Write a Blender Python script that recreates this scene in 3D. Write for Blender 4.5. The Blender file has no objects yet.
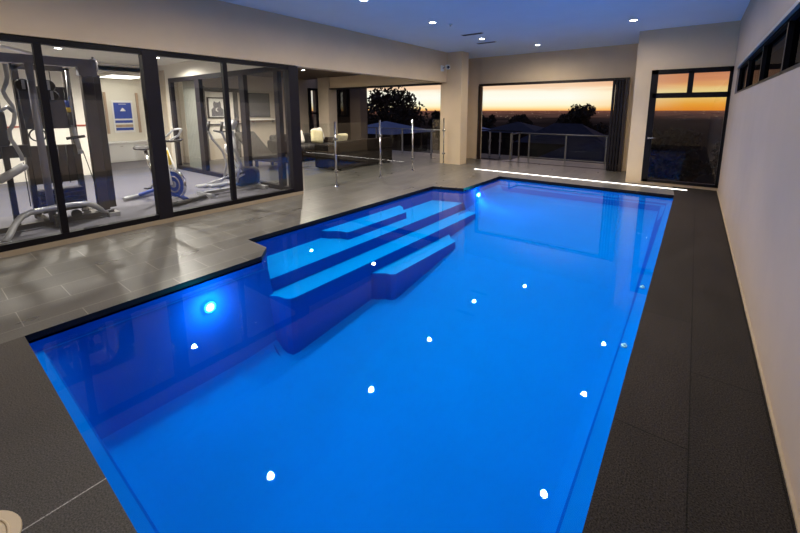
import bpy, math, random
from mathutils import Vector, Matrix
from mathutils.geometry import tessellate_polygon
random.seed(7)
SC = bpy.context.scene
COL = SC.collection
R = math.radians

# ------------------------------------------------------------------ materials
MATS = {}
def nt(name):
    m = bpy.data.materials.new(name); m.use_nodes = True
    t = m.node_tree; t.nodes.clear()
    out = t.nodes.new('ShaderNodeOutputMaterial')
    MATS[name] = m
    return m, t, out
def pbr(name, col, rough=.5, metal=0., noise=.0, nscale=8., bump=0., bscale=60., emit=None, estr=0., spec=.5, stretch=(1, 1, 1)):
    m, t, out = nt(name)
    b = t.nodes.new('ShaderNodeBsdfPrincipled')
    b.inputs['Roughness'].default_value = rough
    b.inputs['Metallic'].default_value = metal
    b.inputs['Specular IOR Level'].default_value = spec
    tc = t.nodes.new('ShaderNodeTexCoord')
    mp = t.nodes.new('ShaderNodeMapping'); mp.inputs['Scale'].default_value = stretch
    t.links.new(tc.outputs['Object'], mp.inputs['Vector'])
    n = t.nodes.new('ShaderNodeTexNoise'); n.inputs['Scale'].default_value = nscale
    n.inputs['Detail'].default_value = 4
    t.links.new(mp.outputs['Vector'], n.inputs['Vector'])
    r = t.nodes.new('ShaderNodeValToRGB')
    c = Vector(col)
    r.color_ramp.elements[0].position = .3; r.color_ramp.elements[1].position = .7
    r.color_ramp.elements[0].color = (*[max(0, x * (1 - noise)) for x in c], 1)
    r.color_ramp.elements[1].color = (*[min(1, x * (1 + noise)) for x in c], 1)
    t.links.new(n.outputs['Fac'], r.inputs['Fac'])
    t.links.new(r.outputs['Color'], b.inputs['Base Color'])
    if bump:
        n2 = t.nodes.new('ShaderNodeTexNoise'); n2.inputs['Scale'].default_value = bscale
        t.links.new(tc.outputs['Object'], n2.inputs['Vector'])
        bp = t.nodes.new('ShaderNodeBump'); bp.inputs['Strength'].default_value = bump
        bp.inputs['Distance'].default_value = .01
        t.links.new(n2.outputs['Fac'], bp.inputs['Height'])
        t.links.new(bp.outputs['Normal'], b.inputs['Normal'])
    if emit:
        b.inputs['Emission Color'].default_value = (*emit, 1)
        b.inputs['Emission Strength'].default_value = estr
    t.links.new(b.outputs['BSDF'], out.inputs['Surface'])
    return m
def emis(name, col, s):
    m, t, out = nt(name)
    e = t.nodes.new('ShaderNodeEmission')
    e.inputs['Color'].default_value = (*col, 1); e.inputs['Strength'].default_value = s
    t.links.new(e.outputs[0], out.inputs['Surface'])
    return m
def clear(name, tint, f0=.04, refl=(1, 1, 1), rough=0., ex=5.):
    """thin clear sheet: transparent with a Schlick reflection that is the same from both sides"""
    m, t, out = nt(name)
    L = t.links.new
    g = t.nodes.new('ShaderNodeNewGeometry')
    d = t.nodes.new('ShaderNodeVectorMath'); d.operation = 'DOT_PRODUCT'
    L(g.outputs['Incoming'], d.inputs[0]); L(g.outputs['Normal'], d.inputs[1])
    def M(op, a, b=None):
        n = t.nodes.new('ShaderNodeMath'); n.operation = op
        for i, v in enumerate((a, b)):
            if v is None: continue
            if isinstance(v, (int, float)): n.inputs[i].default_value = v
            else: L(v, n.inputs[i])
        return n.outputs[0]
    c = M('ABSOLUTE', d.outputs['Value'])
    p = M('POWER', M('SUBTRACT', 1., c), ex)
    f = M('ADD', M('MULTIPLY', p, 1 - f0), f0)
    tr = t.nodes.new('ShaderNodeBsdfTransparent'); tr.inputs[0].default_value = (*tint, 1)
    gl = t.nodes.new('ShaderNodeBsdfGlossy'); gl.inputs['Color'].default_value = (*refl, 1)
    gl.inputs['Roughness'].default_value = rough
    mx = t.nodes.new('ShaderNodeMixShader')
    L(f, mx.inputs[0]); L(tr.outputs[0], mx.inputs[1]); L(gl.outputs[0], mx.inputs[2])
    L(mx.outputs[0], out.inputs['Surface'])
    return m
def stone(name, c1, c2, mortar, bw, bh, rough, rot=0., msize=.004, bump=.15, off=(0, 0, 0), spec=.5, grain=(.6, 1.4)):
    m, t, out = nt(name); L = t.links.new
    b = t.nodes.new('ShaderNodeBsdfPrincipled')
    tc = t.nodes.new('ShaderNodeTexCoord'); mp = t.nodes.new('ShaderNodeMapping')
    mp.inputs['Rotation'].default_value = (0, 0, rot); mp.inputs['Location'].default_value = off
    L(tc.outputs['Object'], mp.inputs['Vector'])
    br = t.nodes.new('ShaderNodeTexBrick')
    br.inputs['Color1'].default_value = (*c1, 1); br.inputs['Color2'].default_value = (*c2, 1)
    br.inputs['Mortar'].default_value = (*mortar, 1)
    br.inputs['Scale'].default_value = 1.; br.inputs['Mortar Size'].default_value = msize
    br.inputs['Mortar Smooth'].default_value = .1
    br.inputs['Brick Width'].default_value = bw; br.inputs['Row Height'].default_value = bh
    L(mp.outputs['Vector'], br.inputs['Vector'])
    sp = t.nodes.new('ShaderNodeTexNoise'); sp.inputs['Scale'].default_value = 170; sp.inputs['Detail'].default_value = 2
    L(tc.outputs['Object'], sp.inputs['Vector'])
    cl = t.nodes.new('ShaderNodeTexNoise'); cl.inputs['Scale'].default_value = 2.2; cl.inputs['Detail'].default_value = 5
    mp2 = t.nodes.new('ShaderNodeMapping'); mp2.inputs['Scale'].default_value = (2.5, .8, 1)
    L(tc.outputs['Object'], mp2.inputs['Vector']); L(mp2.outputs['Vector'], cl.inputs['Vector'])
    def mul(a, fac, lo, hi):
        mr = t.nodes.new('ShaderNodeMapRange'); mr.inputs['From Min'].default_value = .3; mr.inputs['From Max'].default_value = .7
        mr.inputs['To Min'].default_value = lo; mr.inputs['To Max'].default_value = hi
        L(fac, mr.inputs['Value'])
        mx = t.nodes.new('ShaderNodeMix'); mx.data_type = 'RGBA'; mx.blend_type = 'MULTIPLY'
        mx.inputs['Factor'].default_value = 1.
        L(a, mx.inputs['A']); L(mr.outputs[0], mx.inputs['B'])
        return mx.outputs['Result']
    c = mul(mul(br.outputs['Color'], sp.outputs['Fac'], *grain), cl.outputs['Fac'], .86, 1.16)
    L(c, b.inputs['Base Color'])
    rr = t.nodes.new('ShaderNodeMapRange'); rr.inputs['From Min'].default_value = .3; rr.inputs['From Max'].default_value = .7
    rr.inputs['To Min'].default_value = rough - .03; rr.inputs['To Max'].default_value = rough + .04; b.inputs['Specular IOR Level'].default_value = spec
    L(cl.outputs['Fac'], rr.inputs['Value']); L(rr.outputs[0], b.inputs['Roughness'])
    bp = t.nodes.new('ShaderNodeBump'); bp.inputs['Strength'].default_value = bump; bp.inputs['Distance'].default_value = .004
    L(sp.outputs['Fac'], bp.inputs['Height']); L(bp.outputs['Normal'], b.inputs['Normal'])
    L(b.outputs[0], out.inputs['Surface'])
    return m

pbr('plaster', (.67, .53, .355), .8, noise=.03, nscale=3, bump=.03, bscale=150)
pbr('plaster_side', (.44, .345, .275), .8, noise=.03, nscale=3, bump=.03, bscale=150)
pbr('ceiling_pool_tint', (.61, .70, .86), .75, noise=.02, nscale=2)  # white ceiling; some of the pool's blue light is put into its colour
pbr('gym_white', (.80, .76, .68), .7, noise=.02, nscale=3)
pbr('gym_beige', (.50, .43, .34), .7, noise=.03)
stone('pavers', (.115, .108, .096), (.088, .083, .075), (.24, .23, .20), .6, .3, .30, rot=R(90), msize=.003, off=(.02, .1, 0))
stone('granite', (.024, .020, .018), (.021, .018, .016), (.010, .009, .008), 1.2, .29, .55, rot=R(90), msize=.003, off=(0, .18, 0), bump=.5, spec=.05, grain=(.25, 1.9))
stone('granite_near', (.055, .048, .042), (.05, .045, .039), (.32, .31, .29), 1.57, 3., .5, rot=0, msize=.003, off=(-.67, 0, 0), bump=.5, spec=.25, grain=(.35, 1.75))
pbr('taupe', (.17, .13, .105), .8)
pbr('carpet', (.115, .112, .135), .95, noise=.15, nscale=60, bump=.2, bscale=300)
pbr('coping', (.005, .005, .008), .5, spec=.2)
pbr('sill_stone', (.36, .29, .20), .6, noise=.06, nscale=10)
pbr('black_alu', (.005, .004, .006), .45, spec=.2, metal=0, noise=.1)
pbr('dark_alu', (.012, .010, .014),   .45, noise=.1, spec=.2)
pbr('brown_alu', (.022, .012, .010), .4, noise=.1)
pbr('chrome', (.75, .74, .74), .18, metal=1)
pbr('dull_steel', (.20, .19, .185), .4, metal=.6)
pbr('steel', (.55, .54, .52), .3, metal=1)
pbr('grey_paint', (.16, .155, .19), .4, noise=.06)
pbr('silver_paint', (.36, .36, .37), .35, metal=.3)
pbr('black_pad', (.022, .02, .022), .55, noise=.2, nscale=30)
pbr('shroud', (.055, .045, .04), .4, noise=.1)
pbr('smoke_panel', (.03, .027, .033), .3, noise=.1)
pbr('cable', (.02, .02, .02), .5)
pbr('white_plastic', (.8, .8, .78), .4)
pbr('blue_plastic', (.02, .06, .35), .35)
pbr('yellow_plastic', (.75, .5, .03), .4)
pbr('red_stripe', (.35, .06, .03), .5)
pbr('poster_blue', (.015, .06, .40), .5, noise=.05)
pbr('poster_white', (.85, .85, .85), .5)
pbr('art_dark', (.05, .055, .08), .6, noise=.3, nscale=25)
pbr('sheer', (.30, .30, .27), .9)
pbr('mat_board', (.80, .80, .76), .6)
pbr('wood_frame', (.46, .33, .24), .5, noise=.2, nscale=12, stretch=(1, 1, .1))
pbr('timber_ceiling', (.055, .03, .018), .45, noise=.3, nscale=6, stretch=(6, .6, 1))
pbr('wicker', (.014, .010, .008), .8, spec=.1, noise=.5, nscale=70, bump=.6, bscale=90)
pbr('dark_cushion', (.025, .022, .022), .9, noise=.2, nscale=20)
pbr('white_cushion', (.75, .73, .66), .9, noise=.06, nscale=20)
pbr('cream_cushion', (.62, .55, .34), .9, noise=.1, nscale=20)
pbr('lid', (.70, .56, .36), .5, noise=.04, nscale=14)
pbr('vent_white', (.35, .36, .42), .6)
pbr('vent_dark', (.03, .03, .04), .6)
pbr('tv_black', (.015, .015, .017), .2)
pbr('roof_dark', (.022, .018, .036), .8, noise=.25, nscale=3)
pbr('roof_blue', (.26, .30, .48), .7, noise=.08, nscale=2)
pbr('house_wall', (.014, .009, .009), .9)
pbr('bark', (.02, .014, .01), .9, noise=.3)
pbr('leaf', (.022, .017, .010), .8, noise=.5, nscale=2)
pbr('leaf_low', (.030, .020, .012), .8, noise=.5, nscale=2)
pbr('foil_white', (.9, .9, .9), .4)
clear('glass', (.90, .92, .92), .085)
clear('fence_glass', (.86, .90, .90), .085)
clear('window_glass', (.82, .80, .80), .06)
clear('bal_glass', (.72, .72, .74), .03, refl=(.6, .6, .6), ex=6.)
clear('strip_glass', (.22, .21, .22), .03, refl=(.2, .2, .22), ex=6.)
clear('water', (.62, .93, 1.0), .02, ex=6.5)
emis('lamp_glow', (1, .93, .80), 70)
emis('gym_glow', (1, .95, .84), 6)
emis('led_glow', (1, .93, .84), 5)
emis('pool_glow', (.25, .85, 1), 22)
emis('city_glow', (1, .72, .5), .5)

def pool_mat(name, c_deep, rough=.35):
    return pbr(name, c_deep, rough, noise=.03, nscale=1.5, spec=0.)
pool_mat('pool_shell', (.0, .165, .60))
pool_mat('pool_shell_shaded', (.0, .085, .44))  # same gelcoat with shade on upright faces painted into the blue
pool_mat('pool_shell_lit', (.0, .27, .72))  # same gelcoat, lightened to paint in the downlight falling on the treads

def terrain_mat():
    m, t, out = nt('terrain'); L = t.links.new
    tc = t.nodes.new('ShaderNodeTexCoord')
    ln = t.nodes.new('ShaderNodeVectorMath'); ln.operation = 'LENGTH'
    L(tc.outputs['Object'], ln.inputs[0])
    lg = t.nodes.new('ShaderNodeMath'); lg.operation = 'LOGARITHM'; lg.inputs[1].default_value = 10
    L(ln.outputs['Value'], lg.inputs[0])
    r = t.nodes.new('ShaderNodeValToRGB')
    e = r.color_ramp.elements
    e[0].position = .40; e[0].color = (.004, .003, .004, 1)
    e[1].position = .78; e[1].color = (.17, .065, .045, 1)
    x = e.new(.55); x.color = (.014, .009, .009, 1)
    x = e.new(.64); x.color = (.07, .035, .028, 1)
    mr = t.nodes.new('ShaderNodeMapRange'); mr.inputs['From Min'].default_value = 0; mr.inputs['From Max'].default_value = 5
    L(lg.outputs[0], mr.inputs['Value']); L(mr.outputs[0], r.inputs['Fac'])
    n = t.nodes.new('ShaderNodeTexNoise'); n.inputs['Scale'].default_value = .012; n.inputs['Detail'].default_value = 9
    mp = t.nodes.new('ShaderNodeMapping'); mp.inputs['Scale'].default_value = (1.6, .5, 1)
    L(tc.outputs['Object'], mp.inputs['Vector']); L(mp.outputs['Vector'], n.inputs['Vector'])
    m2 = t.nodes.new('ShaderNodeMapRange'); m2.inputs['From Min'].default_value = .4; m2.inputs['From Max'].default_value = .65
    m2.inputs['To Min'].default_value = .55; m2.inputs['To Max'].default_value = 1.7
    L(n.outputs['Fac'], m2.inputs['Value'])
    mx = t.nodes.new('ShaderNodeMix'); mx.data_type = 'RGBA'; mx.blend_type = 'MULTIPLY'; mx.inputs['Factor'].default_value = 1
    L(r.outputs['Color'], mx.inputs['A']); L(m2.outputs[0], mx.inputs['B'])
    em = t.nodes.new('ShaderNodeEmission'); L(mx.outputs['Result'], em.inputs['Color'])  # distant haze painted as emission that grows with distance
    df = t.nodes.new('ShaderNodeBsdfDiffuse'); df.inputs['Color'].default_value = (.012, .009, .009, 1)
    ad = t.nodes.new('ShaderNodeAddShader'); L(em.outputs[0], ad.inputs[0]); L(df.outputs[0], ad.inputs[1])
    L(ad.outputs[0], out.inputs['Surface'])
terrain_mat()

# ------------------------------------------------------------------ mesh builder
class MB:
    def __init__(s): s.v = []; s.f = []; s.sm = []
    def add(s, vs, fs, smooth=False):
        b = len(s.v); s.v += [tuple(v) for v in vs]
        s.f += [tuple(b + i for i in f) for f in fs]; s.sm += [smooth] * len(fs)
        return s
    def box(s, x0, x1, y0, y1, z0, z1):
        vs = [(x, y, z) for x in (x0, x1) for y in (y0, y1) for z in (z0, z1)]
        return s.add(vs, [(0, 1, 3, 2), (4, 6, 7, 5), (0, 4, 5, 1), (2, 3, 7, 6), (0, 2, 6, 4), (1, 5, 7, 3)])
    def bar(s, p, q, w, h, up=(0, 0, 1)):
        p, q = Vector(p), Vector(q); d = (q - p).normalized(); u = Vector(up)
        if abs(d.dot(u)) > .98: u = Vector((0, 1, 0))
        a = d.cross(u).normalized(); u = a.cross(d).normalized()
        vs = [c + a * (i * w / 2) + u * (j * h / 2) for c in (p, q) for i, j in ((-1, -1), (1, -1), (1, 1), (-1, 1))]
        return s.add(vs, [(3, 2, 1, 0), (4, 5, 6, 7), (0, 1, 5, 4), (1, 2, 6, 5), (2, 3, 7, 6), (3, 0, 4, 7)])
    def rbox(s, c, size, rot=(0, 0, 0), r=.02, n=3):
        """rounded box (superellipsoid-like): rounded rectangle slabs"""
        M = Matrix.Translation(c) @ (Matrix.Rotation(rot[2], 4, 'Z') @ Matrix.Rotation(rot[1], 4, 'Y') @ Matrix.Rotation(rot[0], 4, 'X'))
        hx, hy, hz = [x / 2 for x in size]; r = min(r, hx, hy, hz)
        rings = []
        prof = [(r * (1 - math.cos(t)), -hz + r * (1 - math.sin(t)) ) for t in []]
        lay = []
        for k in range(n + 1):
            a = math.pi / 2 * k / n; lay.append((r * (1 - math.sin(a)), -hz + r * (1 - math.cos(a))))
        lay += [(i, -z) for i, z in reversed(lay)]
        for ins, z in lay:
            ring = []
            for cx, cy, a0 in ((1, 1, 0), (-1, 1, 90), (-1, -1, 180), (1, -1, 270)):
                for k in range(n + 1):
                    a = R(a0 + 90 * k / n)
                    rr = max(r - ins, 0.0001)
                    ring.append(M @ Vector((cx * (hx - r) + rr * math.cos(a), cy * (hy - r) + rr * math.sin(a), z)))
            rings.append(ring)
        m = len(rings[0]); vs = [v for g in rings for v in g]
        fs = [(i * m + j, i * m + (j + 1) % m, (i + 1) * m + (j + 1) % m, (i + 1) * m + j) for i in range(len(rings) - 1) for j in range(m)]
        s.add(vs, fs, True)
        b = len(s.v) - len(vs)
        s.f.append(tuple(b + j for j in reversed(range(m)))); s.sm.append(True)
        s.f.append(tuple(b + (len(rings) - 1) * m + j for j in range(m))); s.sm.append(True)
        return s
    def tube(s, pts, r, n=10, closed=False, caps=True):
        pts = [Vector(p) for p in pts]; N = len(pts)
        rs = r if isinstance(r, (list, tuple)) else [r] * N
        d0 = (pts[1] - pts[0]).normalized()
        u = d0.orthogonal().normalized(); vs = []
        for i, p in enumerate(pts):
            if closed: d = (pts[(i + 1) % N] - pts[i - 1]).normalized()
            else: d = (pts[min(i + 1, N - 1)] - pts[max(i - 1, 0)]).normalized()
            u = (u - d * u.dot(d)).normalized(); w = d.cross(u)
            vs += [p + (u * math.cos(2 * math.pi * k / n) + w * math.sin(2 * math.pi * k / n)) * rs[i] for k in range(n)]
        fs = []
        for i in range(N if closed else N - 1):
            j = (i + 1) % N
            fs += [(i * n + k, i * n + (k + 1) % n, j * n + (k + 1) % n, j * n + k) for k in range(n)]
        s.add(vs, fs, True); b = len(s.v) - len(vs)
        if caps and not closed:
            s.f.append(tuple(b + k for k in reversed(range(n)))); s.sm.append(False)
            s.f.append(tuple(b + (N - 1) * n + k for k in range(n))); s.sm.append(False)
        return s
    def cyl(s, p, q, r, r2=None, n=24):
        return s.tube([p, q], [r, r if r2 is None else r2], n)
    def ring(s, c, axis, RR, r, n=28, m=8):
        a = Vector(axis).normalized(); u = a.orthogonal().normalized(); w = a.cross(u); c = Vector(c)
        return s.tube([c + (u * math.cos(2 * math.pi * k / n) + w * math.sin(2 * math.pi * k / n)) * RR for k in range(n)], r, m, closed=True)
    def prism(s, poly, z0, z1):
        n = len(poly)
        vs = [(x, y, z0) for x, y in poly] + [(x, y, z1) for x, y in poly]
        fs = [(i, (i + 1) % n, n + (i + 1) % n, n + i) for i in range(n)]
        tri = tessellate_polygon([[Vector((x, y, 0)) for x, y in poly]])
        fs += [tuple(n + i for i in t) for t in tri] + [tuple(reversed(t)) for t in tri]
        return s.add(vs, fs)
    def quad(s, a, b, c, d): return s.add([a, b, c, d], [(0, 1, 2, 3)])
    def build(s, name, mat, parent=None, origin=None):
        me = bpy.data.meshes.new(name)
        o = Vector(origin) if origin else Vector((0, 0, 0))
        if parent is not None and origin is None: o = Vector(parent['_w'])
        me.from_pydata([Vector(v) - o for v in s.v], [], s.f)
        me.polygons.foreach_set('use_smooth', s.sm)
        me.update()
        import bmesh
        bm = bmesh.new(); bm.from_mesh(me); bmesh.ops.recalc_face_normals(bm, faces=bm.faces); bm.to_mesh(me); bm.free()
        me.materials.append(MATS[mat])
        ob = bpy.data.objects.new(name, me); COL.objects.link(ob)
        ob['_w'] = tuple(o)
        if parent is not None:
            ob.parent = parent; ob.location = o - Vector(parent['_w'])
        else: ob.location = o
        return ob

def tag(o, label, cat, group=None, kind=None):
    if label: o['label'] = label
    if cat: o['category'] = cat
    if group: o['group'] = group
    if kind: o['kind'] = kind
    return o
def empty(name, loc, label, cat, group=None, kind=None):
    o = bpy.data.objects.new(name, None); COL.objects.link(o)
    o.location = loc; o['_w'] = tuple(loc); o.empty_display_size = .1
    return tag(o, label, cat, group, kind)
def struct(name, mb, mat, label=None, cat=None):
    o = mb.build(name, mat); o['kind'] = 'structure'
    return tag(o, label or name.replace('_', ' '), cat or name.split('_')[0])
def sempty(name, loc, label, cat):
    return empty(name, loc, label, cat, kind='structure')
def dup(root, delta, label=None):
    def cp(o, par):
        c = o.copy(); COL.objects.link(c)
        if par: c.parent = par
        for ch in o.children: cp(ch, c)
        return c
    r = cp(root, None); r.location = Vector(root.location) + Vector(delta)
    r['_w'] = tuple(r.location)
    if label: r['label'] = label
    return r
def lamp(kind, loc, energy, col, parent=None, **k):
    l = bpy.data.lights.new('lamp', kind); l.energy = energy; l.color = col
    for a, b in k.items():
        if a not in ('aim',): setattr(l, a, b)
    o = bpy.data.objects.new('lamp', l); COL.objects.link(o)
    if parent is not None:
        o.parent = parent; o.location = Vector(loc) - Vector(parent['_w'])
    else: o.location = loc
    if 'aim' in k: o.rotation_euler = Vector(k['aim']).to_track_quat('-Z', 'Y').to_euler()
    return o

WZ = -.05                                         # water level
HC = 2.84                                         # ceiling height
POOL = [(-3.25, .30), (-.17, .30), (-.17, 7.60), (-3.25, 7.60), (-3.25, 6.00), (-3.32, 5.97), (-3.81, 5.83),
        (-3.81, 2.14), (-3.43, 2.12), (-3.25, 1.95)]

# ------------------------------------------------------------------ floor
fl = MB()
def flat(mb, outer, holes, z):
    polys = [[Vector((x, y, 0)) for x, y in outer]] + [[Vector((x, y, 0)) for x, y in h] for h in holes]
    flatv = [v for p in polys for v in p]
    mb.add([(v.x, v.y, z) for v in flatv], tessellate_polygon(polys))
DECK = [(-5.24, -1.6), (-5.24, 3.93), (-11.0, 3.93), (-11.0, 10.45), (-5.7, 10.45), (-5.7, 10.08), (-4.5, 10.08), (-4.14, 10.35), (-4.14, 11.02),
        (-.98, 11.02), (-.98, 8.5), (-.23, 8.5), (-.17, 7.60)] + [POOL[3], POOL[4], POOL[5], POOL[6], POOL[7], POOL[8], POOL[9], POOL[0], (-3.25, -1.6)]
flat(fl, DECK, [], 0.)
struct('floor', fl, 'pavers', 'grey stone paver deck beside the gym windows', 'floor')
f2 = MB(); flat(f2, [(-.17, .30), (.42, .30), (.42, 8.5), (-.23, 8.5), (-.17, 7.60)], [], 0.)
struct('floor', f2, 'granite', 'dark granite deck strip between pool and side wall', 'floor')
f3 = MB(); flat(f3, [(-3.25, -1.6), (.42, -1.6), (.42, .30), (-3.25, .30)], [], 0.)
struct('floor', f3, 'granite_near', 'dark speckled granite deck at the near end of the pool', 'floor')
cp = MB()
for i in range(len(POOL)):
    a, b = POOL[i], POOL[(i + 1) % len(POOL)]
    cp.quad((*a, 0), (*b, 0), (*b, WZ - .012), (*a, WZ - .012))
struct('trim_1', cp, 'coping', 'dark coping edge around the pool rim', 'trim')
gf = MB().box(-13.2, -5.24, -1.6, 3.96, -.08, 0.).box(-13.2, -10.6, 3.96, 4.6, -.08, 0)
struct('floor', gf, 'carpet', 'blue grey carpet floor of the gym', 'floor')

# ------------------------------------------------------------------ pool
pool = empty('swimming_pool', (-1.7, 4., -.9), 'long rectangular blue swimming pool with steps in a side alcove', 'swimming pool')
def zf(y):
    P = [(-9, -1.05), (1.7, -1.05), (3.3, -.88), (4.8, -.64), (6.2, -.47), (7.4, -.32), (9, -.32)]
    for (a, za), (b, zb) in zip(P, P[1:]):
        if y <= b: return za + (zb - za) * (y - a) / (b - a)
sh = MB()
NX = 16
YS = [.30 + 1.66 * i / 9 for i in range(9)] + [1.96 + 4.04 * i / 20 for i in range(20)] + [6.0 + 1.6 * i / 8 for i in range(9)]
NY = len(YS) - 1
x0, x1, y0, y1 = -3.25, -.17, .30, 7.60
def ringpts(l, r, b, t, z):
    pts = []
    L_, R_, B_, T_ = x0 + l, x1 - r, y0 + b, y1 - t
    ys = [B_ + (T_ - B_) * (v - y0) / (y1 - y0) for v in YS]; xs = [L_ + (R_ - L_) * i / NX for i in range(NX + 1)]
    g = [(x, B_) for x in xs] + [(R_, y) for y in ys[1:]] + [(x, T_) for x in reversed(xs[:-1])] + [(L_, y) for y in reversed(ys[1:-1])]
    return [(x, y, z(y) if callable(z) else z) for x, y in g], xs, ys
rings = [ringpts(0, 0, 0, 0, -.045)[0], ringpts(0, 0, 0, 0, -.115)[0], ringpts(.004, .02, .02, .02, -.135)[0], ringpts(.01, .085, .07, .085, -.140)[0], ringpts(.02, .10, .085, .10, -.165)[0],
         ringpts(.09, .16, .18, .14, lambda y: zf(y) + .14)[0], ringpts(.15, .19, .22, .17, lambda y: zf(y) + .05)[0], ringpts(.27, .25, .30, .23, lambda y: zf(y) + .008)[0]]
last, xs, ys = ringpts(.37, .32, .38, .30, zf)
rings.append(last)
m = len(last)
vs = [v for g in rings for v in g]; fs = []
SKIP = set(range(NX + NY + NX + 8, NX + NY + NX + 28))
for i in range(len(rings) - 1):
    for j in range(m):
        k = (j + 1) % m
        a, b = rings[i][j], rings[i][k]
        if i < 5 and a[0] < -2.9 and b[0] < -2.9 and j in SKIP and a[0] == b[0]:
            continue
        fs.append((i * m + j, i * m + k, (i + 1) * m + k, (i + 1) * m + j))
sh.add(vs, fs, True)
sh.add([(x, y, zf(y)) for y in ys for x in xs], [(j * (NX + 1) + i, j * (NX + 1) + i + 1, (j + 1) * (NX + 1) + i + 1, (j + 1) * (NX + 1) + i) for j in range(NY) for i in range(NX)], True)
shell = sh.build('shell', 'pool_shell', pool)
shell.data.materials.append(MATS['pool_shell_shaded'])
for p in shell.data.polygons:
    if abs(p.normal.z) < .55 and (p.center.z + pool.location.z < -.12 or p.center.x + pool.location.x < -3.2): p.material_index = 1  # steep faces and the steps-side rim band take the painted-in shade
al = MB()
for i in range(4, 9):
    a, b = POOL[i], POOL[i + 1]
    al.quad((*a, -.045), (*b, -.045), (*b, -1.2), (*a, -1.2))
for yc in (1.955, 6.005):
    al.add([(-3.27, yc, -.046), (-3.235, yc, -.165), (-3.16, yc, zf(yc) + .14), (-3.0, yc, zf(yc)), (-3.0, yc, -1.2), (-3.27, yc, -1.2)], [(0, 1, 2, 3, 4, 5)])
al.build('alcove_wall', 'pool_shell_shaded', pool)
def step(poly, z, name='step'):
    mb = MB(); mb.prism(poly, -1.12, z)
    o = mb.build(name, 'pool_shell_lit', pool)
    o.data.materials.append(MATS['pool_shell_shaded'])
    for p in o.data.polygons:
        if abs(p.normal.z) < .5: p.material_index = 1  # risers take the shaded blue
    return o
step([(-3.81, 3.17), (-3.74, 3.19), (-3.66, 3.25), (-3.58, 3.30), (-3.50, 3.31), (-3.47, 3.33), (-3.47, 4.57), (-3.51, 4.60), (-3.60, 4.66), (-3.70, 4.78), (-3.81, 4.84)], -.165)
step([(-3.81, 5.83), (-3.81, 2.14), (-3.43, 2.12), (-3.34, 2.03), (-3.27, 2.0), (-3.245, 2.04), (-3.245, 5.92), (-3.26, 5.99)], -.265)
step([(-3.245, 6.02), (-3.245, 1.97), (-3.20, 1.98), (-3.12, 2.02), (-3.03, 2.03), (-2.98, 2.06), (-2.965, 2.12), (-2.965, 5.92), (-2.99, 5.98), (-3.1, 5.99)], -.405)
step([(-2.965, 5.03), (-2.965, 3.20), (-2.90, 3.24), (-2.82, 3.30), (-2.75, 3.31), (-2.71, 3.35), (-2.71, 4.78), (-2.74, 4.83), (-2.84, 4.87)], -.545)
w = MB(); flat(w, POOL, [], WZ)
tag(w.build('pool_water', 'water'), 'clear still blue water filling the pool', 'water', kind='stuff')

def pool_light(y, z, label, e, aim, x=-3.195):
    t = empty('pool_light', (x, y, z), label, 'pool light', 'underwater lights on the steps side of the pool')
    MB().cyl((x - .010, y, z), (x + .02, y, z), .032, .028).build('lens', 'pool_glow', t)
    MB().ring((x + .012, y, z), (1, 0, 0), .04, .009).build('bezel', 'white_plastic', t)
    lamp('SPOT', (x + .06, y, z), e, (.04, .42, 1), t, aim=aim, spot_size=R(125), spot_blend=1., shadow_soft_size=.04)
    lamp('POINT', (x + .09, y, z + .03), e * .10, (.0, .72, 1), t, shadow_soft_size=.02)
    return t
pool_light(1.40, -.27, 'glowing cyan underwater light between near pool corner and steps', 80, (1, .1, .32))
pool_light(6.48, -.20, 'glowing cyan underwater light beyond the far end of the steps', 60, (1, -.15, .32))
for y, l in ((2.68, 'white return jet on pool ledge nearer the camera'), (3.73, 'white return jet on pool ledge farther along the side wall')):
    t = empty('return_jet', (-.235, y, -.138), l, 'pool jet')
    MB().cyl((-.235, y, -.138), (-.235, y, -.128), .018, n=16).build('flange', 'white_plastic', t)
    MB().cyl((-.235, y, -.128), (-.228, y, -.118), .009, n=12).build('nozzle', 'foil_white', t)

# ------------------------------------------------------------------ walls, ceiling
struct('ceiling', MB().box(-5.75, .62, -1.8, 10.1, HC, HC + .1), 'ceiling_pool_tint', 'white ceiling over the pool tinted blue by the water', 'ceiling')
struct('wall_left', MB().box(-5.42, -5.22, -1.6, 8.60, 2.10, HC), 'plaster', 'beige bulkhead above the gym glazing', 'wall')
struct('wall_column', MB().box(-5.40, -4.79, 8.60, 8.95, 0, HC).box(-5.50, -5.42, 8.95, 9.98, 0, HC), 'plaster', 'beige wall column between terrace opening and far opening', 'wall')
wb = MB().box(-4.98, -.99, 9.98, 10.18, 2.10, HC).box(-5.50, -4.965, 9.98, 10.18, 0, HC).box(-1.27, -.985, 9.98, 10.18, 0, 2.10)
struct('wall_back', wb, 'plaster', 'beige far wall around the wide opening', 'wall')
wp = MB().box(-1.0, -.74, 8.48, 8.66, 0, HC).box(-1.0, -.84, 8.66, 10.1, 0, HC).box(-.74, .44, 8.48, 8.66, 2.12, HC).box(-.74, .44, 8.48, 8.66, 0, .05)
struct('wall_pier', wp, 'plaster', 'pale beige pier wall around the tall window', 'wall')
wr = MB().box(.42, .62, -1.6, 8.66, 0, 1.63).box(.42, .62, -1.6, 8.66, 2.03, HC).box(.42, .62, 7.60, 8.66, 1.63, 2.03)
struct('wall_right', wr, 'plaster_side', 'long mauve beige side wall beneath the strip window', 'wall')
struct('wall_near', MB().box(-5.42, .62, -1.8, -1.6, 0, HC), 'plaster', 'beige wall at the near end', 'wall')
struct('baseboard_right', MB().box(.408, .42, -1.6, 8.47, 0, .012), 'sill_stone', 'thin tan joint along the foot of the side wall', 'baseboard')

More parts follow.
